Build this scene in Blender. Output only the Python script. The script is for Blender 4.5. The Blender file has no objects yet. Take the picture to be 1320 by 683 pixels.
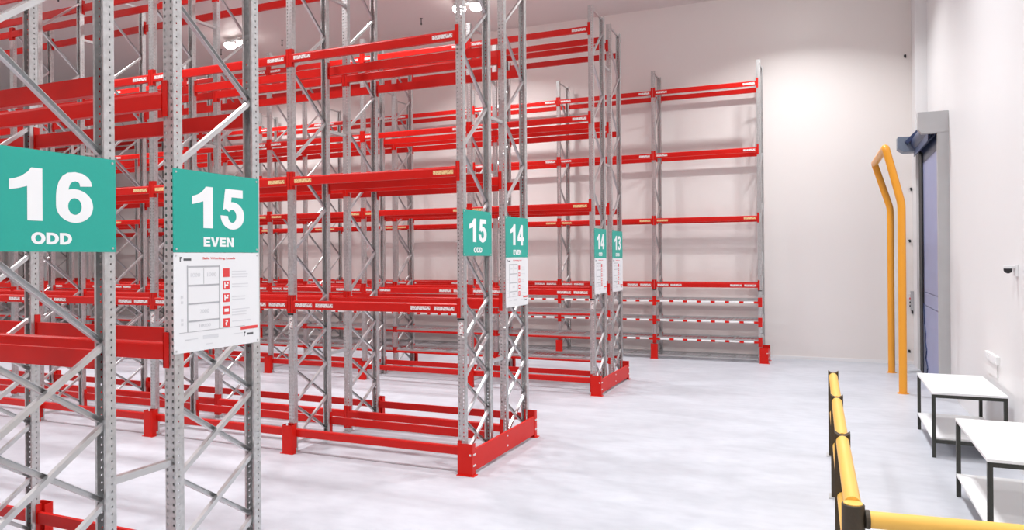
import bpy, bmesh, math, random
from mathutils import Vector, Matrix
random.seed(7)
S = bpy.context.scene
COL = S.collection

# ------------------------------------------------------------------ camera
F_PX, YAW, PITCH, ROLL, CY = 946.72, 23.25, 0.147, 0.4156, 329.36
cam_data = bpy.data.cameras.new('camera')
cam_data.sensor_fit = 'HORIZONTAL'; cam_data.sensor_width = 36.0
cam_data.lens = F_PX / 1320 * 36.0
cam_data.shift_y = -(341.5 - CY) / 1320
cam_data.clip_end = 200
cam = bpy.data.objects.new('camera', cam_data); COL.objects.link(cam)
y, p, r = map(math.radians, (YAW, PITCH, ROLL))
fw = Vector((-math.sin(y)*math.cos(p), math.cos(y)*math.cos(p), math.sin(p)))
rt = Vector((math.cos(y), math.sin(y), 0)); up = rt.cross(fw)
rt2 = rt*math.cos(r) - up*math.sin(r); up2 = up*math.cos(r) + rt*math.sin(r)
m = Matrix((rt2, up2, -fw)).transposed().to_4x4(); m.translation = Vector((0, 0, 2.8))
cam.matrix_world = m
S.camera = cam

# ------------------------------------------------------------------ world / exposure
W = bpy.data.worlds.new('world'); S.world = W; W.use_nodes = True
W.node_tree.nodes['Background'].inputs[0].default_value = (0.9, 0.92, 1, 1)
W.node_tree.nodes['Background'].inputs[1].default_value = 0.3
S.view_settings.view_transform = 'Standard'
S.view_settings.look = 'None'
S.view_settings.gamma = 1.0
S.view_settings.use_curve_mapping = False
S.view_settings.exposure = 0.52
LAMP_W = 85.0

# ------------------------------------------------------------------ materials
def mat(name, col, rough=0.5, metal=0.0, noise=0.0, nscale=6.0, emit=None, spec=0.5):
    M = bpy.data.materials.new(name); M.use_nodes = True
    nt = M.node_tree; b = nt.nodes['Principled BSDF']
    b.inputs['Base Color'].default_value = (*col, 1)
    b.inputs['Roughness'].default_value = rough; b.inputs['Metallic'].default_value = metal
    b.inputs['Specular IOR Level'].default_value = spec
    if emit:
        b.inputs['Emission Color'].default_value = (*col, 1); b.inputs['Emission Strength'].default_value = emit
    if noise:
        tc = nt.nodes.new('ShaderNodeTexCoord'); n = nt.nodes.new('ShaderNodeTexNoise')
        n.inputs['Scale'].default_value = nscale; n.inputs['Detail'].default_value = 5
        nt.links.new(tc.outputs['Object'], n.inputs['Vector'])
        mx = nt.nodes.new('ShaderNodeMix'); mx.data_type = 'RGBA'
        mx.inputs[6].default_value = (*[c*(1-noise) for c in col], 1)
        mx.inputs[7].default_value = (*[min(1, c*(1+noise)) for c in col], 1)
        nt.links.new(n.outputs['Fac'], mx.inputs[0]); nt.links.new(mx.outputs[2], b.inputs['Base Color'])
    return M

M_RED = mat('red_paint', (0.60, 0.010, 0.006), 0.32, noise=0.05, nscale=9, spec=0.3)
M_GUARD = mat('red_guard_paint', (0.64, 0.014, 0.008), 0.42, noise=0.05, nscale=5, spec=0.22)
M_STEEL = mat('galvanised_steel', (0.60, 0.60, 0.60), 0.30, 0.80, noise=0.06, nscale=14)
M_DECK = mat('wire_deck_steel', (0.50, 0.50, 0.50), 0.45, 0.5)
M_WHITE = mat('white_plastic', (0.82, 0.82, 0.82), 0.4)
M_TEAL = mat('teal_sign', (0.014, 0.365, 0.290), 0.5, noise=0.05, nscale=60)
M_SHEET = mat('white_sheet', (0.80, 0.80, 0.81), 0.45)
M_LETTER = mat('white_lettering', (0.86, 0.86, 0.86), 0.5)
M_GREYINK = mat('grey_ink', (0.42, 0.42, 0.44), 0.6)
M_PALEINK = mat('pale_ink', (0.66, 0.66, 0.68), 0.6)
M_DARKINK = mat('dark_ink', (0.10, 0.10, 0.11), 0.6)
M_REDINK = mat('red_ink', (0.72, 0.05, 0.05), 0.6)
M_BLACK = mat('black_rubber', (0.018, 0.018, 0.020), 0.6)
M_BLACKMETAL = mat('black_metal', (0.035, 0.036, 0.030), 0.45, noise=0.35, nscale=60)
M_YELLOW = mat('yellow_barrier', (0.90, 0.52, 0.10), 0.42, noise=0.04, nscale=4)
M_CAP = mat('barrier_post', (0.05, 0.035, 0.018), 0.55, noise=0.3, nscale=70)
M_ORANGE = mat('orange_paint', (0.90, 0.38, 0.03), 0.35)
M_TABLE = mat('white_laminate', (0.86, 0.86, 0.86), 0.35)
M_JAMB = mat('grey_jamb', (0.50, 0.50, 0.505), 0.45, 0.2, noise=0.06, nscale=3)
M_CURTAIN = mat('blue_curtain', (0.27, 0.30, 0.52), 0.35, noise=0.10, nscale=2.5)
M_DKBLUE = mat('dark_blue_curtain', (0.03, 0.05, 0.13), 0.4, noise=0.3, nscale=7)
M_MOTOR = mat('grey_blue_metal', (0.20, 0.24, 0.31), 0.45, 0.3, noise=0.2, nscale=10)
M_BOX = mat('grey_box', (0.42, 0.42, 0.43), 0.5)
M_LENS = mat('lamp_lens', (1, 0.98, 0.95), 0.4, emit=12)
M_LAMPBODY = mat('lamp_body', (0.6, 0.6, 0.6), 0.5)
M_WALL = mat('wall_panel', (0.83, 0.785, 0.755), 0.30, noise=0.012, nscale=0.6, spec=0.22)
M_WALLR = mat('wall_panel_white', (0.83, 0.825, 0.825), 0.35, noise=0.01, nscale=0.6, spec=0.3)
M_CEIL = mat('ceiling_panel', (0.76, 0.70, 0.675), 0.5)
M_SPRINK = mat('sprinkler_metal', (0.10, 0.09, 0.09), 0.5, 0.4)

def floor_material():
    M = bpy.data.materials.new('concrete_floor'); M.use_nodes = True
    nt = M.node_tree; b = nt.nodes['Principled BSDF']; L = nt.links.new
    tc = nt.nodes.new('ShaderNodeTexCoord')
    mp = nt.nodes.new('ShaderNodeMapping'); mp.inputs['Scale'].default_value = (0.55, 1.0, 1)
    L(tc.outputs['Object'], mp.inputs['Vector'])
    n1 = nt.nodes.new('ShaderNodeTexNoise'); n1.inputs['Scale'].default_value = 0.9; n1.inputs['Detail'].default_value = 8; n1.inputs['Distortion'].default_value = 1.2
    n2 = nt.nodes.new('ShaderNodeTexNoise'); n2.inputs['Scale'].default_value = 7; n2.inputs['Detail'].default_value = 6
    L(mp.outputs[0], n1.inputs['Vector']); L(mp.outputs[0], n2.inputs['Vector'])
    r1 = nt.nodes.new('ShaderNodeValToRGB')
    r1.color_ramp.elements[0].position = 0.30; r1.color_ramp.elements[0].color = (0.505, 0.525, 0.57, 1)
    r1.color_ramp.elements[1].position = 0.58; r1.color_ramp.elements[1].color = (0.58, 0.60, 0.65, 1)
    L(n1.outputs['Fac'], r1.inputs[0])
    mx = nt.nodes.new('ShaderNodeMix'); mx.data_type = 'RGBA'; mx.blend_type = 'MULTIPLY'; mx.inputs[0].default_value = 0.35
    r2 = nt.nodes.new('ShaderNodeValToRGB')
    r2.color_ramp.elements[0].position = 0.35; r2.color_ramp.elements[0].color = (0.80, 0.80, 0.82, 1)
    r2.color_ramp.elements[1].position = 0.6; r2.color_ramp.elements[1].color = (1, 1, 1, 1)
    L(n2.outputs['Fac'], r2.inputs[0]); L(r1.outputs[0], mx.inputs[6]); L(r2.outputs[0], mx.inputs[7])
    L(mx.outputs[2], b.inputs['Base Color'])
    b.inputs['Roughness'].default_value = 0.42; b.inputs['Specular IOR Level'].default_value = 0.35
    return M
M_FLOOR = floor_material()

def post_material():
    """galvanised roll-formed upright, rows of round slots punched right through"""
    M = bpy.data.materials.new('perforated_post'); M.use_nodes = True
    nt = M.node_tree; b = nt.nodes['Principled BSDF']; L = nt.links.new
    out = nt.nodes['Material Output']
    tc = nt.nodes.new('ShaderNodeTexCoord'); sp = nt.nodes.new('ShaderNodeSeparateXYZ'); L(tc.outputs['Object'], sp.inputs[0])
    def mt(op, a, bb=None):
        n = nt.nodes.new('ShaderNodeMath'); n.operation = op
        for i, v in enumerate((a, bb)):
            if v is None: continue
            if isinstance(v, (int, float)): n.inputs[i].default_value = v
            else: L(v, n.inputs[i])
        return n.outputs[0]
    zf = mt('MULTIPLY', mt('SUBTRACT', mt('FRACT', mt('DIVIDE', sp.outputs[2], 0.05)), 0.5), 0.05)
    z2 = mt('POWER', mt('MULTIPLY', zf, 0.8), 2)
    def hole(c, off, rad):
        d = mt('SUBTRACT', c, off)
        return mt('LESS_THAN', mt('SQRT', mt('ADD', mt('POWER', mt('ABSOLUTE', d), 2), z2)), rad)
    front = hole(mt('ABSOLUTE', sp.outputs[0]), 0.029, 0.0088)
    side = hole(sp.outputs[1], 0.032, 0.0065)
    isfront = mt('LESS_THAN', sp.outputs[1], 0.006)
    mask = mt('MAXIMUM', mt('MULTIPLY', front, isfront), mt('MULTIPLY', side, mt('SUBTRACT', 1, isfront)))
    n = nt.nodes.new('ShaderNodeTexNoise'); n.inputs['Scale'].default_value = 25; n.inputs['Detail'].default_value = 4
    L(tc.outputs['Object'], n.inputs['Vector'])
    r = nt.nodes.new('ShaderNodeValToRGB'); r.color_ramp.elements[0].color = (0.51, 0.51, 0.505, 1); r.color_ramp.elements[1].color = (0.61, 0.61, 0.605, 1)
    r.color_ramp.elements[0].position = 0.35; r.color_ramp.elements[1].position = 0.65
    L(n.outputs['Fac'], r.inputs[0]); L(r.outputs[0], b.inputs['Base Color'])
    b.inputs['Metallic'].default_value = 0.8; b.inputs['Roughness'].default_value = 0.38
    tr = nt.nodes.new('ShaderNodeBsdfTransparent'); ms = nt.nodes.new('ShaderNodeMixShader')
    L(mask, ms.inputs[0]); L(b.outputs[0], ms.inputs[1]); L(tr.outputs[0], ms.inputs[2]); L(ms.outputs[0], out.inputs['Surface'])
    return M
M_POST = post_material()

def label_material(name, base, ink, scale):
    M = bpy.data.materials.new(name); M.use_nodes = True
    nt = M.node_tree; b = nt.nodes['Principled BSDF']; L = nt.links.new
    tc = nt.nodes.new('ShaderNodeTexCoord'); mp = nt.nodes.new('ShaderNodeMapping'); mp.inputs['Scale'].default_value = (scale, 1, 34)
    L(tc.outputs['Object'], mp.inputs['Vector'])
    n = nt.nodes.new('ShaderNodeTexNoise'); n.inputs['Scale'].default_value = 1; n.inputs['Detail'].default_value = 1
    L(mp.outputs[0], n.inputs['Vector'])
    r = nt.nodes.new('ShaderNodeValToRGB'); r.color_ramp.interpolation = 'CONSTANT'
    r.color_ramp.elements[0].color = (*ink, 1); r.color_ramp.elements[1].color = (*base, 1); r.color_ramp.elements[1].position = 0.42
    L(n.outputs['Fac'], r.inputs[0]); L(r.outputs[0], b.inputs['Base Color']); b.inputs['Roughness'].default_value = 0.5
    return M
M_LABELW = label_material('white_location_label', (0.80, 0.78, 0.76), (0.45, 0.10, 0.10), 75)
M_LABELY = label_material('yellow_location_label', (0.82, 0.62, 0.30), (0.55, 0.16, 0.08), 75)

# ------------------------------------------------------------------ mesh helpers
def box(bm, x0, x1, y0, y1, z0, z1):
    v = [bm.verts.new(c) for c in ((x0,y0,z0),(x1,y0,z0),(x1,y1,z0),(x0,y1,z0),(x0,y0,z1),(x1,y0,z1),(x1,y1,z1),(x0,y1,z1))]
    for f in ((0,3,2,1),(4,5,6,7),(0,1,5,4),(1,2,6,5),(2,3,7,6),(3,0,4,7)): bm.faces.new([v[i] for i in f])
def prism(bm, pts, z0, z1):
    """closed polygon in xy (counter-clockwise) extruded along z"""
    a = [bm.verts.new((x, y, z0)) for x, y in pts]; b = [bm.verts.new((x, y, z1)) for x, y in pts]
    n = len(pts)
    for i in range(n): bm.faces.new((a[i], a[(i+1)%n], b[(i+1)%n], b[i]))
    bm.faces.new(a[::-1]); bm.faces.new(b)
def tube(bm, path, rad, seg=12, caps=True):
    rings = []
    n = len(path); path = [Vector(q) for q in path]
    for i, q in enumerate(path):
        t = (path[min(i+1, n-1)] - path[max(i-1, 0)]).normalized()
        ref = Vector((0, 0, 1)) if abs(t.z) < 0.9 else Vector((1, 0, 0))
        if i == 0: u = t.cross(ref).normalized()
        else: u = (u - t*u.dot(t)).normalized()
        w = t.cross(u)
        rr = rad[i] if isinstance(rad, (list, tuple)) else rad
        rings.append([bm.verts.new(q + (u*math.cos(a) + w*math.sin(a))*rr) for a in [2*math.pi*k/seg for k in range(seg)]])
    for a, b in zip(rings, rings[1:]):
        for k in range(seg): bm.faces.new((a[k], a[(k+1)%seg], b[(k+1)%seg], b[k]))
    if caps: bm.faces.new(rings[0][::-1]); bm.faces.new(rings[-1])
def cyl(bm, c, rad, h, seg=16, axis='z'):
    c = Vector(c); d = {'x': Vector((1,0,0)), 'y': Vector((0,1,0)), 'z': Vector((0,0,1))}[axis]
    tube(bm, [c, c + d*h], rad, seg)
def mesh(bm, name, material, smooth=False, bevel=0):
    if bevel:
        bmesh.ops.bevel(bm, geom=[e for e in bm.edges], offset=bevel, segments=2, affect='EDGES', profile=0.6, clamp_overlap=True)
    bmesh.ops.recalc_face_normals(bm, faces=bm.faces)
    me = bpy.data.meshes.new(name); bm.to_mesh(me); bm.free()
    if smooth:
        for pl in me.polygons: pl.use_smooth = True
        try: me.set_sharp_from_angle(angle=math.radians(40))
        except Exception: pass
    me.materials.append(material)
    return me
def obj(name, me, parent=None, loc=(0,0,0), rz=0.0):
    o = bpy.data.objects.new(name, me); COL.objects.link(o)
    o.location = loc; o.rotation_euler = (0, 0, rz)
    if parent: o.parent = parent
    return o
def empty(name, loc=(0,0,0), rz=0.0):
    o = obj(name, None, None, loc, rz); o.empty_display_size = 0.1
    return o
def tag(o, label, cat, group=None):
    o['label'] = label; o['category'] = cat
    if group: o['group'] = group
    return o
def boxes(name, material, *bs, bevel=0, smooth=False):
    bm = bmesh.new()
    for b in bs: box(bm, *b)
    return mesh(bm, name, material, smooth, bevel)
def structure(name, me, loc=(0,0,0)):
    o = obj(name, me, None, loc); o['kind'] = 'structure'; return o

# ------------------------------------------------------------------ layout numbers
L_BAY = 2.77
X0 = -4.395                     # centre of the end posts
D = 0.87                        # frame depth
PITCH_Y = 5.81
WALL_Y, WALL_X, CEIL_Z = 21.27, 2.26, 10.0
X_LEFT, Y_BACK = -38.0, -5.0

# ------------------------------------------------------------------ room shell
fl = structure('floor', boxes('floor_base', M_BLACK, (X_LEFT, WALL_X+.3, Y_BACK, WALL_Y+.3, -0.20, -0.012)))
fl['label'] = 'pale bluish concrete floor with rack shadow lines cut in as thin dark gaps'
XJ = -4.46                      # dark slab gaps modelled as rack shadow lines, under the racks only
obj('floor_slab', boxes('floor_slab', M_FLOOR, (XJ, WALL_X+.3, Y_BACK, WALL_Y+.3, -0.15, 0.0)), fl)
shadow_gaps = [Y_BACK, 8.565, 14.86, WALL_Y+.3]
for a, b in zip(shadow_gaps, shadow_gaps[1:]):
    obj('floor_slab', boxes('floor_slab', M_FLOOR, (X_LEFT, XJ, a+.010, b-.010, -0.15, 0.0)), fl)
structure('wall_far', boxes('wall_far', M_WALL, (X_LEFT, WALL_X+.3, WALL_Y, WALL_Y+.2, 0, CEIL_Z)))
structure('wall_right', boxes('wall_right', M_WALLR, (WALL_X, WALL_X+.2, Y_BACK, WALL_Y, 0, CEIL_Z), (2.005, WALL_X, 20.42, WALL_Y, 0, CEIL_Z)))
structure('wall_left', boxes('wall_left', M_WALL, (X_LEFT-.2, X_LEFT, Y_BACK, WALL_Y+.2, 0, CEIL_Z)))
structure('wall_back', boxes('wall_back', M_WALL, (X_LEFT, WALL_X+.2, Y_BACK-.2, Y_BACK, 0, CEIL_Z)))
structure('ceiling', boxes('ceiling', M_CEIL, (X_LEFT-.2, WALL_X+.2, Y_BACK-.2, WALL_Y+.2, CEIL_Z, CEIL_Z+.2)))
structure('baseboard_far', boxes('baseboard_far', M_WALLR, (X_LEFT, 2.005, WALL_Y-.02, WALL_Y, 0, 0.08)))

# ------------------------------------------------------------------ ceiling lamps
bm = bmesh.new(); box(bm, -0.42, 0.42, -0.05, 0.05, 0.10, 0.15); tube(bm, [(0,0,.15),(0,0,.22)], 0.02, 8)
me_bar = mesh(bm, 'lamp_bar', M_LAMPBODY)
bm = bmesh.new(); tube(bm, [(0,0,0.02),(0,0,0.05),(0,0,0.10)], [0.19, 0.17, 0.08], 20)
me_dome = mesh(bm, 'lamp_dome', M_LAMPBODY, True)
bm = bmesh.new(); tube(bm, [(0,0,-.145),(0,0,-.13),(0,0,-.09),(0,0,-.03),(0,0,0.02)], [.05,.11,.165,.19,.18], 20)
me_lens = mesh(bm, 'lamp_lens', M_LENS)
AISLES = [(18.3, 'furthest aisle'), (12.5, 'middle aisle'), (6.65, 'nearest full aisle'), (0.8, 'aisle beside the camera')]
for ai, (ly, where) in enumerate(AISLES):
    for k, lx in enumerate((-0.8, -9.15, -17.5, -25.85)):
        if ai == 0 and k == 3: continue
        t = empty('ceiling_lamp', (lx, ly, CEIL_Z-.22))
        tag(t, 'twin high-bay lamp %s from the right wall over the %s' % (('first','second','third','fourth')[k], where), 'lamp', 'high-bay lamps on the ceiling')
        obj('lamp_bar', me_bar, t)
        for s in (-1, 1):
            d = obj('lamp_head', me_dome, t, (s*.26, 0, 0)); obj('lens', me_lens, d)
            li = bpy.data.lights.new('lamp_light', 'AREA'); li.shape = 'DISK'; li.size = 0.34; li.energy = LAMP_W; li.spread = math.radians(135)
            li.color = (0.97, 0.985, 1.0)
            lo = bpy.data.objects.new('lamp_light', li); COL.objects.link(lo); lo.parent = d; lo.location = (0, 0, -0.155)

# ------------------------------------------------------------------ sprinklers
bm = bmesh.new(); tube(bm, [(0,0,.20),(0,0,.05)], 0.014, 8); tube(bm, [(0,0,.05),(0,0,.025),(0,0,0)], [.022,.026,.012], 8); tube(bm, [(0,0,.20),(0,0,.19)], .045, 10)
me_spr = mesh(bm, 'sprinkler', M_SPRINK)
for row, ys in enumerate((19.2, 13.4)):
    for k in range(6):
        tag(obj('sprinkler', me_spr, None, (-5.9 - 2.63*k, ys, CEIL_Z-.20)),
            'small dark sprinkler head hanging from the ceiling, %s from the right in the %s row' % (('first','second','third','fourth','fifth','sixth')[k], ('far','near')[row]), 'sprinkler', 'ceiling sprinklers')

# ------------------------------------------------------------------ racking pieces
POST_H = 7.92
def post_mesh(h):
    w, d, t, l = 0.05, 0.078, 0.004, 0.018
    pts = [(-w,0),(w,0),(w,d),(w-l,d),(w-l,d-t),(w-t,d-t),(w-t,t),(-w+t,t),(-w+t,d-t),(-w+l,d-t),(-w+l,d),(-w,d)]
    bm = bmesh.new(); prism(bm, pts, 0.012, h)
    return mesh(bm, 'post', M_POST)
ME_POST = post_mesh(POST_H)
ME_BASE = boxes('base_plate', M_STEEL, (-.075, .075, -.015, .10, 0, .012))
def brace_mesh(z0, z1, web_out):
    """C-channel brace between front post (y=.04) and rear post (y=D-.04); web towards +x or -x"""
    a = Vector((0, 0.045, z0)); b = Vector((0, D-0.045, z1)); t = (b-a).normalized(); n = Vector((1,0,0)).cross(t)
    ex = Vector((1,0,0)) if web_out else Vector((-1,0,0))
    off = Vector((0.016 if web_out else -0.016, 0, 0))
    h, d, th = 0.0175, 0.036, 0.003
    prof = [(-h,0),(h,0),(h,-d),(h-th,-d),(h-th,-th),(-h+th,-th),(-h+th,-d),(-h,-d)]
    bm = bmesh.new()
    A = [bm.verts.new(a + off + n*u + ex*v + ex*.013) for u, v in prof]; B = [bm.verts.new(b + off + n*u + ex*v + ex*.013) for u, v in prof]
    k = len(prof)
    for i in range(k): bm.faces.new((A[i], A[(i+1)%k], B[(i+1)%k], B[i]))
    bm.faces.new(A[::-1]); bm.faces.new(B)
    return mesh(bm, 'brace', M_STEEL)
LOWP = 0.52
ME_LOW_A = brace_mesh(0, LOWP, True); ME_LOW_B = brace_mesh(LOWP, 0, False)
ME_HOR = brace_mesh(0, 0, True)
UPS = {}
def up_meshes(pitch):
    if pitch not in UPS: UPS[pitch] = (brace_mesh(0, pitch, True), brace_mesh(pitch, 0, False))
    return UPS[pitch]
BH = 0.125
def beam_mesh(h=BH, tall=0.26, mat_=None):
    """box beam spanning one bay between post centres 0 and L, front at y=-.016, top at z=0; hooked end connectors"""
    bm = bmesh.new()
    a, b = 0.052, L_BAY-0.052
    # stepped box section: upper ledge set back
    prof = [(-.016,-h),(-.016,-.022),(-.012,-.010),(-.004,0),(.034,0),(.034,-h)]
    A = [bm.verts.new((a, y_, z_)) for y_, z_ in prof]; B = [bm.verts.new((b, y_, z_)) for y_, z_ in prof]; k = len(prof)
    for i in range(k): bm.faces.new((A[i], A[(i+1)%k], B[(i+1)%k], B[i]))
    bm.faces.new(A[::-1]); bm.faces.new(B)
    if tall:
        top = 0.075; bot = top - tall
        for s, x in ((1, 0), (-1, L_BAY)):
            xs = sorted((x + s*.004, x + s*.056)); box(bm, xs[0], xs[1], -.011, -.003, bot, top)
            xs = sorted((x + s*.051, x + s*.057)); box(bm, xs[0], xs[1], -.011, .045, bot, top)
    return mesh(bm, 'beam', mat_ or M_RED)
ME_BEAM = beam_mesh(); ME_LOWBEAM = beam_mesh(0.11, 0.36)
ME_SHELFBEAM = beam_mesh(0.05, 0.14)
ME_STEPBEAM = beam_mesh(0.045, 0.0, M_WHITE)
ME_PAD = boxes('end_stop', M_BLACK, (-.05, .05, -.010, .0, -.022, 0))
ME_LABW = boxes('label', M_LABELW, (-.15, .15, -.0185, -.0165, -.026, .026))
ME_LABY = boxes('label', M_LABELY, (-.15, .15, -.0185, -.0165, -.026, .026))
ME_STICK = boxes('post_sticker', M_LABELW, (-.03, .03, -.003, -.0005, -.09, .09))
ME_STICKBAR = boxes('sticker_bar', M_DARKINK, (-.018, .018, -.0042, -.003, -.006, .006))
ME_HOOK = boxes('red_end_hook', M_RED, (-.052, .052, -.013, -.002, -.125, .125))
ME_CLIP = boxes('clip', M_GUARD, (-.055, .055, -.024, -.015, -.052, .004))
def deck_mesh():
    bm = bmesh.new()
    n = 27
    for i in range(n):
        x = .07 + (L_BAY-.14)*i/(n-1); box(bm, x-.004, x+.004, .0, D, .002, .008)
    for j in range(8):
        yv = .02 + (D-.04)*j/7; box(bm, .06, L_BAY-.06, yv-.004, yv+.004, .008, .014)
    box(bm, .06, L_BAY-.06, D-.03, D, -.03, .002); box(bm, .06, L_BAY-.06, 0, .03, -.03, .002)
    for q in (.7, 1.385, 2.07): box(bm, q-.02, q+.02, .03, D-.03, -.03, .002)
    return mesh(bm, 'wire_deck', M_DECK)
ME_DECK = deck_mesh()
def spacer_mesh(gap):
    bm = bmesh.new(); box(bm, -.02, .02, 0, gap, -.025, .025); box(bm, -.016, .025, .02, gap-.02, -.02, .02)
    return mesh(bm, 'row_spacer', M_STEEL)

def rack(row, label, yf, nbay, levels, x_end=X0, start='F', pitch=0.665, labels=False, stickers=0, floor_beams=True):
    """one row of selective racking; front posts at y=yf, runs towards -x from x_end"""
    R = empty('pallet_rack', (x_end, yf, 0)); tag(R, label, 'pallet rack', 'single rows of red and grey pallet racking')
    upA, upB = up_meshes(pitch)
    for k in range(nbay+1):
        x = -k*L_BAY
        obj('post', ME_POST, R, (x, 0, 0)); obj('post', ME_POST, R, (x, D, 0), math.pi)
        obj('base_plate', ME_BASE, R, (x, 0, 0)); obj('base_plate', ME_BASE, R, (x, D, 0), math.pi)
        for i in range(4):
            obj('brace', ME_LOW_A, R, (x, 0, .17+LOWP*i)); obj('brace', ME_LOW_B, R, (x, 0, .17+LOWP*i))
        z = .17 + 4*LOWP; i = 0
        while z + pitch < POST_H:
            rising = (i % 2 == 0) == (start == 'F')
            obj('brace', upA if rising else upB, R, (x, 0, z)); z += pitch; i += 1
        obj('brace', ME_HOR, R, (x, 0, POST_H-.06)); obj('brace', ME_HOR, R, (x, 0, .12))
    for k in range(nbay):
        x = -(k+1)*L_BAY
        for li, z in enumerate(levels):
            f = obj('beam', ME_BEAM, R, (x, 0, z)); obj('beam', ME_BEAM, R, (x+L_BAY, D, z), math.pi)
            if labels and k < 6:
                ml = ME_LABY if li == 1 else ME_LABW
                for lx in ((.24, L_BAY-.24) if li else (.24, .60, L_BAY-.60, L_BAY-.24)):
                    obj('label', ml, f, (lx, 0, -.065))
        if not floor_beams: continue
        obj('floor_beam', ME_LOWBEAM, R, (x, 0, .345)); obj('floor_beam', ME_LOWBEAM, R, (x+L_BAY, D, .345), math.pi)
    for k in range(min(nbay, 6)+1 if labels else 0):
        obj('end_stop', ME_PAD, R, (-k*L_BAY, -.002, levels[0]-.19))
        if k < stickers:
            s = obj('post_sticker', ME_STICK, R, (-k*L_BAY, 0, levels[0]-.33)); obj('sticker_bar', ME_STICKBAR, s, (0, 0, -.075)); obj('sticker_bar', ME_STICKBAR, s, (0, 0, .03))
    return R

LV_N = [2.20, 4.03, 5.86, 7.6]
LV_A = [2.20, 3.99, 5.775, 7.55]
LV_B = [2.14, 3.905, 5.69, 7.50]
LV_C = [2.085, 3.85, 5.635, 7.37]
Y16O, Y15E = 2.57, 3.92
Y15O, Y14E = 8.53, 9.87
Y14O, Y13E = Y15O+PITCH_Y, Y14E+PITCH_Y
Y13O = 20.15
r16o = rack('16O', 'red pallet rack row at the left edge, carrying the green 16 ODD sign', Y16O, 2, LV_N, start='R', pitch=.62)
r15e = rack('15E', 'red pallet rack row nearest the first aisle, carrying the large green 15 EVEN sign', Y15E, 3, LV_N, start='F', pitch=.62)
r15o = rack('15O', 'red pallet rack row beyond the first aisle, carrying the green 15 ODD sign', Y15O, 5, LV_A, start='R', labels=True, stickers=4)
r14e = rack('14E', 'red pallet rack row behind the 15 ODD row, carrying the green 14 EVEN sign', Y14E, 6, LV_A, start='F')
r14o = rack('14O', 'red pallet rack row beyond the second aisle, carrying the small green 14 sign', Y14O, 8, LV_B, start='R', labels=True, stickers=2)
r13e = rack('13E', 'red pallet rack row carrying the small green 13 sign, with wire shelves below', Y13E, 9, LV_B, start='F', floor_beams=False)
r13o = rack('13O', 'pallet rack row against the far wall with clipped wire shelves below, ending beyond the others', Y13O, 12, LV_C, x_end=X0+L_BAY, start='F', labels=True, floor_beams=False)

# spacers tying the back-to-back rows
for R, yf, nb, gap in ((r16o, Y16O, 2, Y15E-Y16O-D), (r15o, Y15O, 5, Y14E-Y15O-D), (r14o, Y14O, 8, Y13E-Y14O-D)):
    me = spacer_mesh(gap)
    for k in range(nb+1):
        for z in (1.33, 4.79, 6.9): obj('row_spacer', me, R, (-k*L_BAY, D, z))

# low shelves: row 13 EVEN (red edges) and row 13 ODD (pale edges with red clips)
for k in range(9):
    x = -(k+1)*L_BAY
    for z in (1.545, 1.025, .51):
        obj('shelf_beam', ME_SHELFBEAM, r13e, (x, 0, z)); obj('shelf_beam', ME_SHELFBEAM, r13e, (x+L_BAY, D, z), math.pi)
        obj('wire_deck', ME_DECK, r13e, (x, 0, z+.032))
for k in range(12):
    x = -(k+1)*L_BAY
    for z in (1.60, 1.075, .56):
        b = obj('shelf_beam', ME_STEPBEAM, r13o, (x, 0, z)); obj('shelf_beam', ME_SHELFBEAM, r13o, (x+L_BAY, D, z), math.pi)
        obj('wire_deck', ME_DECK, r13o, (x, 0, z+.032))
        for c in range(8): obj('clip', ME_CLIP, b, (.10 + (L_BAY-.2)*c/7, 0, 0))
        if k < 8: obj('red_end_hook', ME_HOOK, r13o, (x+L_BAY, 0, z-.02))
    obj('wire_deck', ME_DECK, r13o, (x, 0, .10))

# ------------------------------------------------------------------ post guards and end guards
def post_guard_mesh():
    bm = bmesh.new(); w, d, t = .092, .10, .007
    out = [(-w, -.001), (-w, -d+.03)]
    for i in range(7):
        a = math.pi + math.pi/2*i/6; out.append((-w+.03+.03*math.cos(a), -d+.03+.03*math.sin(a)))
    for i in range(7):
        a = 1.5*math.pi + math.pi/2*i/6; out.append((w-.03+.03*math.cos(a), -d+.03+.03*math.sin(a)))
    out.append((w, -.001))
    inn = [(x*(1-t/w), yv+(t if yv < -d+.05 else 0)) for x, yv in out]
    prism(bm, out + inn[::-1], .008, .41)
    box(bm, -w-.02, w+.02, -d-.005, -.02, 0, .008)
    return mesh(bm, 'post_guard', M_GUARD, True)
ME_PG = post_guard_mesh()
ME_BOLT = boxes('bolt', M_WHITE, (-.012, .012, -.012, .012, 0, .010), bevel=.003)
ordn = ['end', 'second', 'third', 'fourth', 'fifth', 'sixth', 'seventh', 'eighth', 'ninth', 'tenth', 'eleventh']
def post_guard(x, y_, flip, label):
    o = obj('post_guard', ME_PG, None, (x, y_, 0), math.pi if flip else 0); tag(o, label, 'post guard', 'red guards at the feet of the rack posts')
for k in range(1, 4): post_guard(X0-k*L_BAY, Y15E+D+.017, True, 'red guard at the %s post of the nearest big 15 EVEN rack from its sign' % ordn[k])
for k in range(1, 6): post_guard(X0-k*L_BAY, Y15O-.017, False, 'red guard at the %s post of the 15 ODD rack from its sign' % ordn[k])
for k in range(1, 7): post_guard(X0-k*L_BAY, Y14E+D+.017, True, 'red guard at the %s post of the back-to-back 14 EVEN rack from its sign' % ordn[k])
for k in range(1, 9): post_guard(X0-k*L_BAY, Y14O-.017, False, 'red guard at the %s post of the far 14 ODD rack from its sign' % ordn[k])
for k in range(1, 10): post_guard(X0-k*L_BAY, Y13E+D+.017, True, 'red guard at the %s post of the far back 13 EVEN rack from its sign' % ordn[k])
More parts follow.
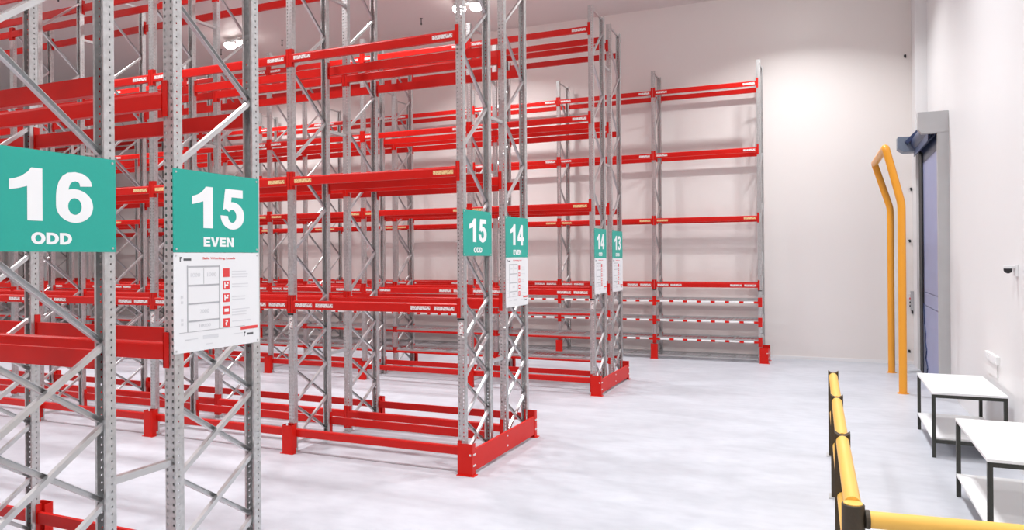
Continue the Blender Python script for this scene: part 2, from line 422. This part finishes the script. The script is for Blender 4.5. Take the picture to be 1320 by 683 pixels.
for k in range(1, 10): post_guard(X0+L_BAY-k*L_BAY, Y13O-.017, False, 'red guard at the %s post of the far wall rack from its right end' % ordn[k])

def end_guard(ya, yb, label, single=False):
    XG = -4.193
    t = empty('rack_end_guard', (XG, ya, 0)); tag(t, label, 'end guard', 'red guards across the rack ends')
    W = yb-ya; th = .008
    bm = bmesh.new(); box(bm, -.215, 0, 0, th, .008, .41); box(bm, -th, 0, th, .09, .008, .41)
    me1 = mesh(bm, 'corner_guard', M_GUARD)
    bm = bmesh.new(); box(bm, -.215, 0, -th, 0, .008, .41); box(bm, -th, 0, -.09, -th, .008, .41)
    me2 = mesh(bm, 'corner_guard', M_GUARD)
    c1 = obj('corner_guard', me1, t); c2 = obj('corner_guard', me2, t, (0, W, 0))
    bp = boxes('foot_plate', M_GUARD, (-.22, .03, -.03, .10, 0, .008))
    obj('foot_plate', bp, t); obj('foot_plate', boxes('foot_plate', M_GUARD, (-.22, .03, -.10, .03, 0, .008)), t, (0, W, 0))
    obj('plank', boxes('plank', M_GUARD, (-.045, -th, .012, W-.012, .05, .325)), t)
    for yy in (.03, .07, W/2, W-.07, W-.03):
        for z in (.13, .27):
            o = obj('bolt', ME_BOLT, t, (-.008 if abs(yy-W/2) < .1 else 0, yy, z)); o.rotation_euler = (0, math.pi/2, 0)
    o = obj('bolt', ME_BOLT, t, (-.03, 0, .27)); o.rotation_euler = (math.pi/2, 0, 0)
    return t
end_guard(8.43, 10.70, 'long red end guard across the feet of the 15 ODD and 14 EVEN racks')
end_guard(8.43+PITCH_Y, 10.70+PITCH_Y, 'long red end guard across the feet of the 14 and 13 racks')
t = end_guard(20.05, 20.75, 'short red end guard at the right end of the far wall rack')
t.location.x += L_BAY

# ------------------------------------------------------------------ lettering
def text_mesh(s, x0, x1, z0, z1, material, bold=0.0, depth=.0012, name='lettering'):
    cu = bpy.data.curves.new('t', 'FONT'); cu.body = s; cu.size = 1; cu.offset = bold; cu.extrude = 0.01
    cu.resolution_u = 6
    o = bpy.data.objects.new('t', cu); COL.objects.link(o)
    dg = bpy.context.evaluated_depsgraph_get(); dg.update()
    me = bpy.data.meshes.new_from_object(o.evaluated_get(dg)); bpy.data.objects.remove(o); bpy.data.curves.remove(cu)
    xs = [v.co.x for v in me.vertices]; ys = [v.co.y for v in me.vertices]
    a, b, c, d = min(xs), max(xs), min(ys), max(ys)
    for v in me.vertices:
        x, y_, z = v.co
        v.co = (x0 + (x-a)/(b-a)*(x1-x0), -depth*(1 if z > 0 else 0), z0 + (y_-c)/(d-c)*(z1-z0))
    me.materials.clear(); me.materials.append(material); me.name = name
    return me
def glyph_mesh(s, x0, x1, z0, z1, material, name):
    """heavy sans lettering, each glyph drawn from outline polygons on a 0..1 cell"""
    bm = bmesh.new()
    def arc(cx, cy, rx, ry, a0, a1, n=20): return [(cx+rx*math.cos(math.radians(a0+(a1-a0)*i/n)), cy+ry*math.sin(math.radians(a0+(a1-a0)*i/n))) for i in range(n+1)]
    def strip(outer, inner):
        g = [[a, b, d, c] for (a, b), (c, d) in zip(zip(outer, outer[1:]), zip(inner, inner[1:]))]; polys.append(g)
    total = 0; placed = []
    for ch in s:
        polys = []; w = .62
        if ch == '1':
            w = .56
            polys.append([(.30,0),(.56,0),(.56,1),(.37,1),(.30,.90)])
            polys.append([(.30,.645),(.30,.905),(.20,.82),(.10,.775),(0,.745),(0,.555),(.16,.595)])
        elif ch == '6':
            w = .70
            strip(arc(.35,.325,.35,.335,0,360,40), arc(.35,.315,.13,.165,0,360,40))
            strip([(0,.325),(0,.50),(.01,.62),(.05,.78),(.12,.90),(.22,.975),(.36,1.0),(.50,.98),(.60,.92),(.66,.84),(.68,.74)],
                  [(.22,.325),(.22,.45),(.222,.58),(.235,.68),(.26,.755),(.30,.80),(.36,.82),(.41,.81),(.435,.785),(.445,.76),(.45,.72)])
        elif ch == '5':
            w = .68
            polys.append([(.12,1),(.64,1),(.64,.80),(.30,.80),(.09,.80)]); polys.append([(.12,1),(.30,.80),(.275,.60),(.05,.46)])
            strip(arc(.33,.335,.35,.345,140,-180,36), arc(.32,.325,.125,.165,140,-180,36))
        elif ch == '4':
            w = .72
            polys.append([(.37,0),(.60,0),(.60,1),(.37,1)]); polys.append([(0,.20),(.72,.20),(.72,.39),(0,.39)])
            polys.append([(0,.39),(.20,.39),(.40,.72),(.40,1)])
        elif ch == '3':
            w = .68
            strip(arc(.32,.29,.36,.30,90,-175,30), arc(.32,.29,.13,.115,90,-175,30))
            strip(arc(.32,.73,.33,.27,170,-90,30), arc(.32,.735,.12,.095,170,-90,30))
            polys.append([(.22,.44),(.42,.44),(.50,.51),(.42,.62),(.22,.62)])
        elif ch == 'O':
            w = .92; strip(arc(.46,.5,.46,.51,0,360,40), arc(.46,.5,.20,.28,0,360,40))
        elif ch == 'D':
            w = .84
            polys.append([(0,0),(.26,0),(.26,1),(0,1)])
            strip(arc(.36,.5,.48,.5,-90,90,24), arc(.34,.5,.24,.28,-90,90,24))
            polys.append([(.24,0),(.38,0),(.36,.22),(.24,.22)]); polys.append([(.24,.78),(.36,.78),(.38,1),(.24,1)])
        elif ch == 'E':
            w = .70
            polys.append([(0,0),(.26,0),(.26,1),(0,1)])
            for a, b, c in ((0,.22,.70),(.40,.60,.64),(.78,1,.69)): polys.append([(.24,a),(c,a),(c,b),(.24,b)])
        elif ch == 'V':
            w = .86
            polys.append([(0,1),(.29,0),(.43,.0),(.43,.30),(.27,1)]); polys.append([(.43,0),(.57,0),(.86,1),(.59,1),(.43,.30)])
        elif ch == 'N':
            w = .80
            polys.append([(0,0),(.24,0),(.24,1),(0,1)]); polys.append([(.56,0),(.80,0),(.80,1),(.56,1)]); polys.append([(.24,1),(.02,1),(.56,0),(.78,0)])
        placed.append((total, polys)); total += w + (.24 if ch.isdigit() else .07)
    total -= (.24 if s[-1].isdigit() else .07)
    for i, (ox, polys) in enumerate(placed):
        for li, pl in enumerate([(gi, q) for gi, g in enumerate(polys) for q in (g if isinstance(g[0], list) else [g])]):
            gi, pl = pl; dep = -.0012 - .0002*gi
            P = [(x0+(ox+x)/total*(x1-x0), z0+yv*(z1-z0)) for x, yv in pl]
            a = [bm.verts.new((x, 0, z)) for x, z in P]; b = [bm.verts.new((x, dep, z)) for x, z in P]
            n = len(P)
            try:
                bm.faces.new(b)
                for k in range(n): bm.faces.new((a[k], a[(k+1)%n], b[(k+1)%n], b[k]))
            except ValueError: pass
    bmesh.ops.recalc_face_normals(bm, faces=bm.faces)
    me = bpy.data.meshes.new(name); bm.to_mesh(me); bm.free(); me.materials.append(material)
    return me

SW, SH = .865, .61
ME_SIGN = boxes('sign_board', M_TEAL, (0, SW, 0, .006, 0, SH))
bm = bmesh.new(); cyl(bm, (0, -.004, 0), .008, .004, 10, 'y'); ME_SCREW = mesh(bm, 'screw', M_STEEL)
XS = X0 + .05 + .008
def row_sign(num, word, yl, zb, label, scale=1.0):
    t = empty('row_sign', (XS, yl, zb), math.pi/2); tag(t, label, 'sign', 'green row number signs')
    obj('board', ME_SIGN, t)
    o = obj('number', glyph_mesh(num, .172, .70, .185, .50, M_LETTER, 'number'), t, (0, -.0003, 0)); o['label'] = 'white number %s' % num
    o = obj('word', glyph_mesh(word, *((.28, .585) if len(word) == 4 else (.30, .555)), .045, .116, M_LETTER, 'word'), t, (0, -.0003, 0)); o['label'] = 'white word %s' % word
    for sx in (.025, SW-.025):
        for sz in (.025, SH-.025): obj('screw', ME_SCREW, t, (sx, 0, sz))
row_sign('16', 'ODD', 2.575, 2.855, 'largest green sign, white 16 ODD, cut by the left edge')
row_sign('15', 'EVEN', 3.905, 2.855, 'large green sign with white 15 EVEN above the biggest white notice')
row_sign('15', 'ODD', 8.505, 2.825, 'middle-sized green sign with white 15 ODD and no notice below it')
row_sign('14', 'EVEN', 9.865, 2.80, 'middle-sized green sign with white 14 EVEN above a white notice')
row_sign('14', 'ODD', Y14O-.005, 2.775, 'small far green sign with white 14 ODD, left of a pair')
row_sign('13', 'EVEN', Y13E, 2.765, 'small far green sign with white 13 EVEN, right of a pair')

# ------------------------------------------------------------------ load notices
NW, NH = .865, .735
ME_NOTICE = boxes('notice_board', M_SHEET, (0, NW, 0, .004, 0, NH))
ME_TITLE = text_mesh('Safe Working Loads', .27, .60, .680, .702, M_REDINK, .01)
bm = bmesh.new()
dx0, dx1, dz0, dz1 = .125, .435, .150, .640
for z in (.625, .485, .350, .220): box(bm, dx0, dx1, -.0012, 0, z, z+.012)
for x in (dx0, dx1): box(bm, x-.005, x+.005, -.0012, 0, dz0, dz1)
box(bm, .05, .70, -.0012, 0, .146, .150); box(bm, .278, .281, -.0012, 0, .50, .62)
ME_DIAG = mesh(bm, 'rack_diagram', M_GREYINK)
ME_NUMS = [text_mesh(s, *b, M_PALEINK, .005, name='load_figure') for s, b in (('1000', (.155,.245,.555,.585)), ('1000', (.315,.405,.555,.585)), ('2000', (.24,.33,.28,.31)), ('10000', (.235,.345,.175,.20)))]
ME_ICON = boxes('icon', M_REDINK, (-.034, .034, -.0012, 0, -.034, .034))
ME_Q = text_mesh('?', -.014, .014, -.022, .022, M_LETTER, .02, .0022, 'icon_mark')
ME_I2 = boxes('icon_mark', M_LETTER, (-.022, .022, -.0022, -.0012, -.012, .012))
bm = bmesh.new(); box(bm, -.022, -.010, -.0022, -.0012, -.022, .022); box(bm, -.010, .018, -.0022, -.0012, -.006, .006); box(bm, .006, .022, -.0022, -.0012, .010, .022)
ME_I3 = mesh(bm, 'icon_mark', M_LETTER)
bm = bmesh.new(); random.seed(3)
for zc_, n in ((.585, 3), (.485, 2), (.385, 2), (.285, 3), (.19, 1)):
    for j in range(n): box(bm, .565, .565+.20*random.uniform(.7, 1), -.0011, 0, zc_-.022*j, zc_-.022*j+.007)
for x in (.10, .12, .58): box(bm, x, x+.10, -.0011, 0, .09, .097)
box(bm, .27, .42, -.0011, 0, .085, .112); box(bm, .30, .36, -.0011, 0, .04, .047)
for z in (.20, .23, .36, .40): box(bm, .065, .085, -.0011, 0, z, z+.02)
ME_LINES = mesh(bm, 'small_print', M_PALEINK)
ME_STRIP = boxes('red_strip', M_REDINK, (.655, .845, -.0012, 0, .118, .142))
bm = bmesh.new()
for ox, oz in ((.69, .075), (.055, .680)):
    box(bm, ox, ox+.018, -.0013, 0, oz+.012, oz+.024); box(bm, ox, ox+.009, -.0013, 0, oz-.012, oz+.012); box(bm, ox+.035, ox+.105, -.0013, 0, oz-.003, oz+.013)
ME_LOGO = mesh(bm, 'maker_mark', M_DARKINK)
def notice(yl, ztop, label):
    t = empty('load_notice', (XS, yl, ztop-NH), math.pi/2); tag(t, label, 'notice', 'white load notices on the rack ends')
    obj('board', ME_NOTICE, t)
    for n, me in (('title', ME_TITLE), ('rack_diagram', ME_DIAG), ('small_print', ME_LINES), ('red_strip', ME_STRIP), ('maker_mark', ME_LOGO)): 
        o = obj(n, me, t, (0, -.0002, 0))
        if n in ('small_print', 'maker_mark'): o['kind'] = 'stuff'
    for me in ME_NUMS: obj('load_figure', me, t, (0, -.0002, 0))
    for j, z in enumerate((.580, .482, .384, .286, .188)):
        ic = obj('icon', ME_ICON, t, (.505, -.0002, z))
        if j == 4: obj('icon_mark', ME_Q, ic)
        elif j == 3: obj('icon_mark', ME_I2, ic)
        elif j in (1, 2): obj('icon_mark', ME_I3, ic)
    for sx in (.02, NW-.02):
        for sz in (.02, NH-.02): obj('screw', ME_SCREW, t, (sx, 0, sz))
notice(3.905, 2.852, 'large white load notice with rack diagram under the 15 EVEN sign')
notice(9.865, 2.797, 'white load notice with red icons under the 14 EVEN sign')
notice(Y14O-.005, 2.772, 'small far white notice, left of a pair, under the 14 ODD sign')
notice(Y13E, 2.762, 'small far white notice, right of a pair, under the 13 EVEN sign')

# ------------------------------------------------------------------ door, hoop and wall fittings
dY0, dY1 = 17.05, 20.12
d = structure('door_1', boxes('door_frame', M_JAMB, (2.06, WALL_X, dY0, dY0+.14, 0, 5.27)))
d['label'] = 'blue roll-up curtain door with grey frame on the right wall'
for z0, z1, mm in ((0, 1.62, M_CURTAIN), (1.62, 1.93, M_CURTAIN), (1.93, 4.95, M_CURTAIN), (4.95, 5.30, M_DKBLUE)):
    obj('curtain_panel', boxes('curtain_panel', mm, (2.085, 2.10, dY0+.14, dY1, z0+.004, z1-.004), (2.080, 2.105, dY0+.14, dY1, z1-.012, z1-.004)), d)
obj('far_jamb', boxes('far_jamb', M_BLACK, (2.045, 2.083, dY1-.40, dY1, 0, 5.20), (2.045, WALL_X, dY1, dY1+.14, 0, 5.35)), d)
bm = bmesh.new()
prism(bm, [(1.74,5.33),(1.78,5.265),(2.26,5.265),(2.26,5.70),(1.71,5.70),(1.71,5.36)], -dY0-.16, -dY0)
bmesh.ops.rotate(bm, verts=bm.verts, cent=(0,0,0), matrix=Matrix.Rotation(math.pi/2, 3, 'X'))
obj('header_end_plate', mesh(bm, 'header_end_plate', M_JAMB), d)
bm = bmesh.new(); cyl(bm, (2.02, dY0+.16, 5.47), .17, dY1-dY0-.10, 24, 'y'); obj('curtain_roll', mesh(bm, 'curtain_roll', M_DKBLUE, True), d)
bm = bmesh.new()
for k in range(5): box(bm, 1.93+.032*k, 1.940+.032*k, dY0+.35, dY1, 5.16+.03*k, 5.40)
obj('guide_strip', mesh(bm, 'guide_strip', M_DKBLUE), d)
bm = bmesh.new(); prism(bm, [(1.58,5.36),(1.70,5.27),(2.05,5.27),(2.05,5.62),(1.58,5.64)], -20.36, -19.95)
bmesh.ops.rotate(bm, verts=bm.verts, cent=(0,0,0), matrix=Matrix.Rotation(math.pi/2, 3, 'X'))
obj('motor', mesh(bm, 'motor', M_MOTOR), d)
bm = bmesh.new(); prism(bm, [(1.72,5.50),(1.78,5.44),(2.12,5.78),(2.06,5.86)], -19.95, -19.80)
bmesh.ops.rotate(bm, verts=bm.verts, cent=(0,0,0), matrix=Matrix.Rotation(math.pi/2, 3, 'X'))
obj('motor_arm', mesh(bm, 'motor_arm', M_DKBLUE), d)

bm = bmesh.new(); random.seed(5); pts = [(19.74, 0.0)]
for i in range(9): pts.append((19.74 - (.75 - .085*i)*(1 if i % 2 else .62), .02 + .19*i))
pts.append((19.74, 1.75))
A = [bm.verts.new((2.062, a, b)) for a, b in pts]; B = [bm.verts.new((2.084, a, b)) for a, b in pts]; k = len(pts)
for i in range(k): bm.faces.new((A[i], A[(i+1)%k], B[(i+1)%k], B[i]))
bm.faces.new(A); bm.faces.new(B[::-1])
o = obj('curtain_fold', mesh(bm, 'curtain_fold', M_DKBLUE), d); o['label'] = 'crumpled dark blue edge of the curtain'

# yellow hoop in front of the door
bm = bmesh.new()
def bend(pts, rad=.10, n=5):
    out = [Vector(pts[0])]
    for a, b, c in zip(pts, pts[1:], pts[2:]):
        a, b, c = Vector(a), Vector(b), Vector(c); u = (a-b).normalized(); w = (c-b).normalized()
        s, e = b+u*rad, b+w*rad
        for i in range(n+1):
            k = i/n; out.append(s*(1-k)**2 + b*2*k*(1-k) + e*k*k)
    out.append(Vector(pts[-1])); return out
tube(bm, bend([(1.38,16.73,.012),(1.38,16.73,3.83),(1.10,16.73,4.98),(1.05,19.6,4.98),(1.38,19.6,3.90),(1.38,19.6,.012)]), .075, 16)
o = empty('door_hoop', (1.38, 18.2, 0)); tag(o, 'tall orange-yellow steel hoop guard standing in front of the blue door', 'hoop guard')
h = obj('hoop', mesh(bm, 'hoop', M_ORANGE, True), o); h.location = (-1.38, -18.2, 0)
for yy in (-1.47, 1.40):
    bm = bmesh.new(); cyl(bm, (0, 0, 0), .11, .012, 20); obj('foot_flange', mesh(bm, 'foot_flange', M_ORANGE), o, (0, yy, 0))

# control box and sensors on the far wall
t = empty('control_box', (1.995, WALL_Y, 1.38)); tag(t, 'grey door control box with push buttons in the far corner', 'control box')
t.location.y = WALL_Y
obj('box_body', boxes('box_body', M_BOX, (-.06, .008, -.14, 0, 0, .49), bevel=.006), t)
for z, mm in ((.42, M_WHITE), (.30, M_REDINK), (.20, M_BLACK), (.11, M_BLACK)):
    bm = bmesh.new(); cyl(bm, (-.085, -.05, z), .024, .028, 12, 'x'); obj('push_button', mesh(bm, 'push_button', mm), t)
bm = bmesh.new(); tube(bm, [(-.02,-.05,0),(-.02,-.05,-.09)], .018, 8); obj('cable_gland', mesh(bm, 'cable_gland', M_BLACK), t)
def sensor(x, z, label):
    bm = bmesh.new(); cyl(bm, (0, -.06, 0), .028, .06, 12, 'y'); box(bm, -.012, .03, -.03, 0, -.05, .0)
    tag(obj('wall_sensor', mesh(bm, 'wall_sensor', M_BLACK), None, (x, WALL_Y, z)), label, 'sensor', 'small sensors on the far wall')
sensor(1.97, 4.48, 'small dark sensor on the far wall by the upper part of the blue door')
sensor(1.93, 3.16, 'small dark sensor on the far wall behind the hoop at mid height')
sensor(1.90, .345, 'small dark sensor low on the far wall beside the blue door')
sensor(1.86, 7.89, 'tiny dark sensor high on the far wall near the corner')
bm = bmesh.new(); box(bm, -.15, 0, -.05, .05, .04, .075); box(bm, -.03, 0, -.07, .07, -.06, .09)
cm = empty('security_camera', (WALL_X, 11.35, 2.57)); tag(cm, 'small white dome camera on the right wall above the tables', 'camera')
obj('bracket', mesh(bm, 'bracket', M_WHITE, bevel=.004), cm)
bm = bmesh.new(); tube(bm, [(-.10,0,.04),(-.10,0,.015),(-.10,0,-.01),(-.10,0,-.025)], [.05,.05,.04,.012], 16); obj('lens_dome', mesh(bm, 'lens_dome', M_BLACK, True), cm)
ot = empty('wall_socket', (WALL_X, 12.85, 1.20)); tag(ot, 'white double socket box on the right wall behind the tables', 'socket')
obj('socket_box', boxes('socket_box', M_WHITE, (-.05, 0, -.42, .42, 0, .12), bevel=.006), ot)
for k in range(4): obj('socket_face', boxes('socket_face', M_SHEET, (-.056, -.05, -.37+.19*k, -.20+.19*k, .02, .10)), ot)
obj('lower_plate', boxes('lower_plate', M_WHITE, (-.02, 0, -.30, .36, -.20, -.02)), ot)

# ------------------------------------------------------------------ work tables
def table(x0, x1, y0, y1, h, label):
    t = empty('work_table', ((x0+x1)/2, (y0+y1)/2, 0)); tag(t, label, 'table', 'white topped tables along the right wall')
    w, l = (x1-x0)/2, (y1-y0)/2; q = .045
    obj('table_top', boxes('table_top', M_TABLE, (-w, w, -l, l, h-.03, h), bevel=.003), t)
    for sx in (-1, 1):
        for sy in (-1, 1):
            cx, cy = sx*(w-q/2-.004), sy*(l-q/2-.004)
            obj('leg', boxes('leg', M_BLACKMETAL, (cx-q/2, cx+q/2, cy-q/2, cy+q/2, 0, h-.03)), t)
    for sy in (-1, 1):
        cy = sy*(l-q/2-.004)
        obj('top_rail', boxes('top_rail', M_BLACKMETAL, (-w+q, w-q, cy-q/2, cy+q/2, h-.03-q, h-.03)), t)
        obj('lower_rail', boxes('lower_rail', M_BLACKMETAL, (-w+q, w-q, cy-q/2, cy+q/2, .20, .20+q)), t)
    obj('shelf', boxes('shelf', M_TABLE, (-w, w, -l+.05, l-.05, .246, .27)), t)
    return t
table(1.305, 2.20, 11.60, 13.42, .90, 'white topped table with black legs further along the right wall')
table(1.345, 2.235, 8.00, 9.86, .90, 'white topped table with black legs nearest the camera')

# ------------------------------------------------------------------ yellow barrier
posts = [(.060, 11.20), (.086, 9.29), (.112, 7.36)]
corner = (.145, 5.44)
HZ = 1.085
bt = empty('handrail_barrier', (.1, 8.3, 0)); tag(bt, 'long yellow tube handrail barrier on dark posts leading away beside the tables', 'barrier')
def saddle_post(x, yv):
    bm = bmesh.new(); w, dpt = .066, .052
    n = 14; a = [(-w, -.0), (w, -.0)]
    pts = [(-w, 0), (w, 0), (w, HZ+.085)]
    for i in range(n+1):
        k = i/n; xx = w - 2*w*k; pts.append((xx*.97, HZ+.085-.03*math.sin(math.pi*k)))
    pts.append((-w, HZ+.085))
    A = [bm.verts.new((px, -dpt, pz+.012)) for px, pz in pts]; B = [bm.verts.new((px, dpt, pz+.012)) for px, pz in pts]; k = len(pts)
    for i in range(k): bm.faces.new((A[i], A[(i+1)%k], B[(i+1)%k], B[i]))
    bm.faces.new(A); bm.faces.new(B[::-1])
    p = obj('post', mesh(bm, 'post', M_CAP), bt, (x-.1, yv-8.3, 0))
    obj('foot_plate', boxes('foot_plate', M_JAMB, (-.095, .095, -.09, .09, 0, .012)), p)
for x, yv in posts: saddle_post(x, yv)
chain = posts + [corner]
for (xa, ya), (xb, yb) in zip(chain, chain[1:]):
    for nm, z, rr in (('top_rail', HZ, .056), ('mid_rail', .58, .05)):
        u = Vector((xb-xa, yb-ya, 0)).normalized()
        bm = bmesh.new(); e = .054
        pa = Vector((xa-.1, ya-8.3, z+.02)) + u*e; pb = Vector((xb-.1, yb-8.3, z+.02)) - u*e
        tube(bm, [pa, pb], rr, 20); obj(nm, mesh(bm, nm, M_YELLOW, True), bt)
bm = bmesh.new(); tube(bm, [(0,0,.012),(0,0,1.08),(0,0,1.125),(0,0,1.13)], [.072,.072,.072,.066], 24)
p = obj('corner_post', mesh(bm, 'corner_post', M_CAP, True), bt, (corner[0]-.1, corner[1]-8.3, 0))
bm = bmesh.new(); cyl(bm, (0,0,1.13), .060, .006, 24); obj('post_cap', mesh(bm, 'post_cap', M_YELLOW), p)
obj('foot_plate', boxes('foot_plate', M_JAMB, (-.11, .11, -.11, .11, 0, .012)), p)
# cross rail to the right
ct = empty('cross_barrier', (2.12, 5.60, 0)); tag(ct, 'yellow tube rail crossing the bottom right corner from the dark corner post', 'barrier')
A = Vector((.225-2.12, 5.455-5.60, 1.03)); B = Vector((2.06-2.12, 5.63-5.60, 1.03)); u = (B-A).normalized()
bm = bmesh.new(); tube(bm, [A+u*.02, B], .056, 24); obj('top_rail', mesh(bm, 'top_rail', M_YELLOW, True), ct)
bm = bmesh.new(); tube(bm, [A+Vector((0,0,-.46))+u*.02, B+Vector((0,0,-.46))], .05, 20); obj('mid_rail', mesh(bm, 'mid_rail', M_YELLOW, True), ct)
for z in (0, -.46):
    bm = bmesh.new(); tube(bm, [A-u*.008+Vector((0,0,z)), A+u*.02+Vector((0,0,z))], .062, 20); obj('rail_socket', mesh(bm, 'rail_socket', M_CAP, True), ct)
bm = bmesh.new(); tube(bm, [(0,.03,.012),(0,.03,1.12)], .066, 24); obj('end_post', mesh(bm, 'end_post', M_CAP, True), ct)
obj('foot_plate', boxes('foot_plate', M_JAMB, (-.11, .11, -.08, .14, 0, .012)), ct)
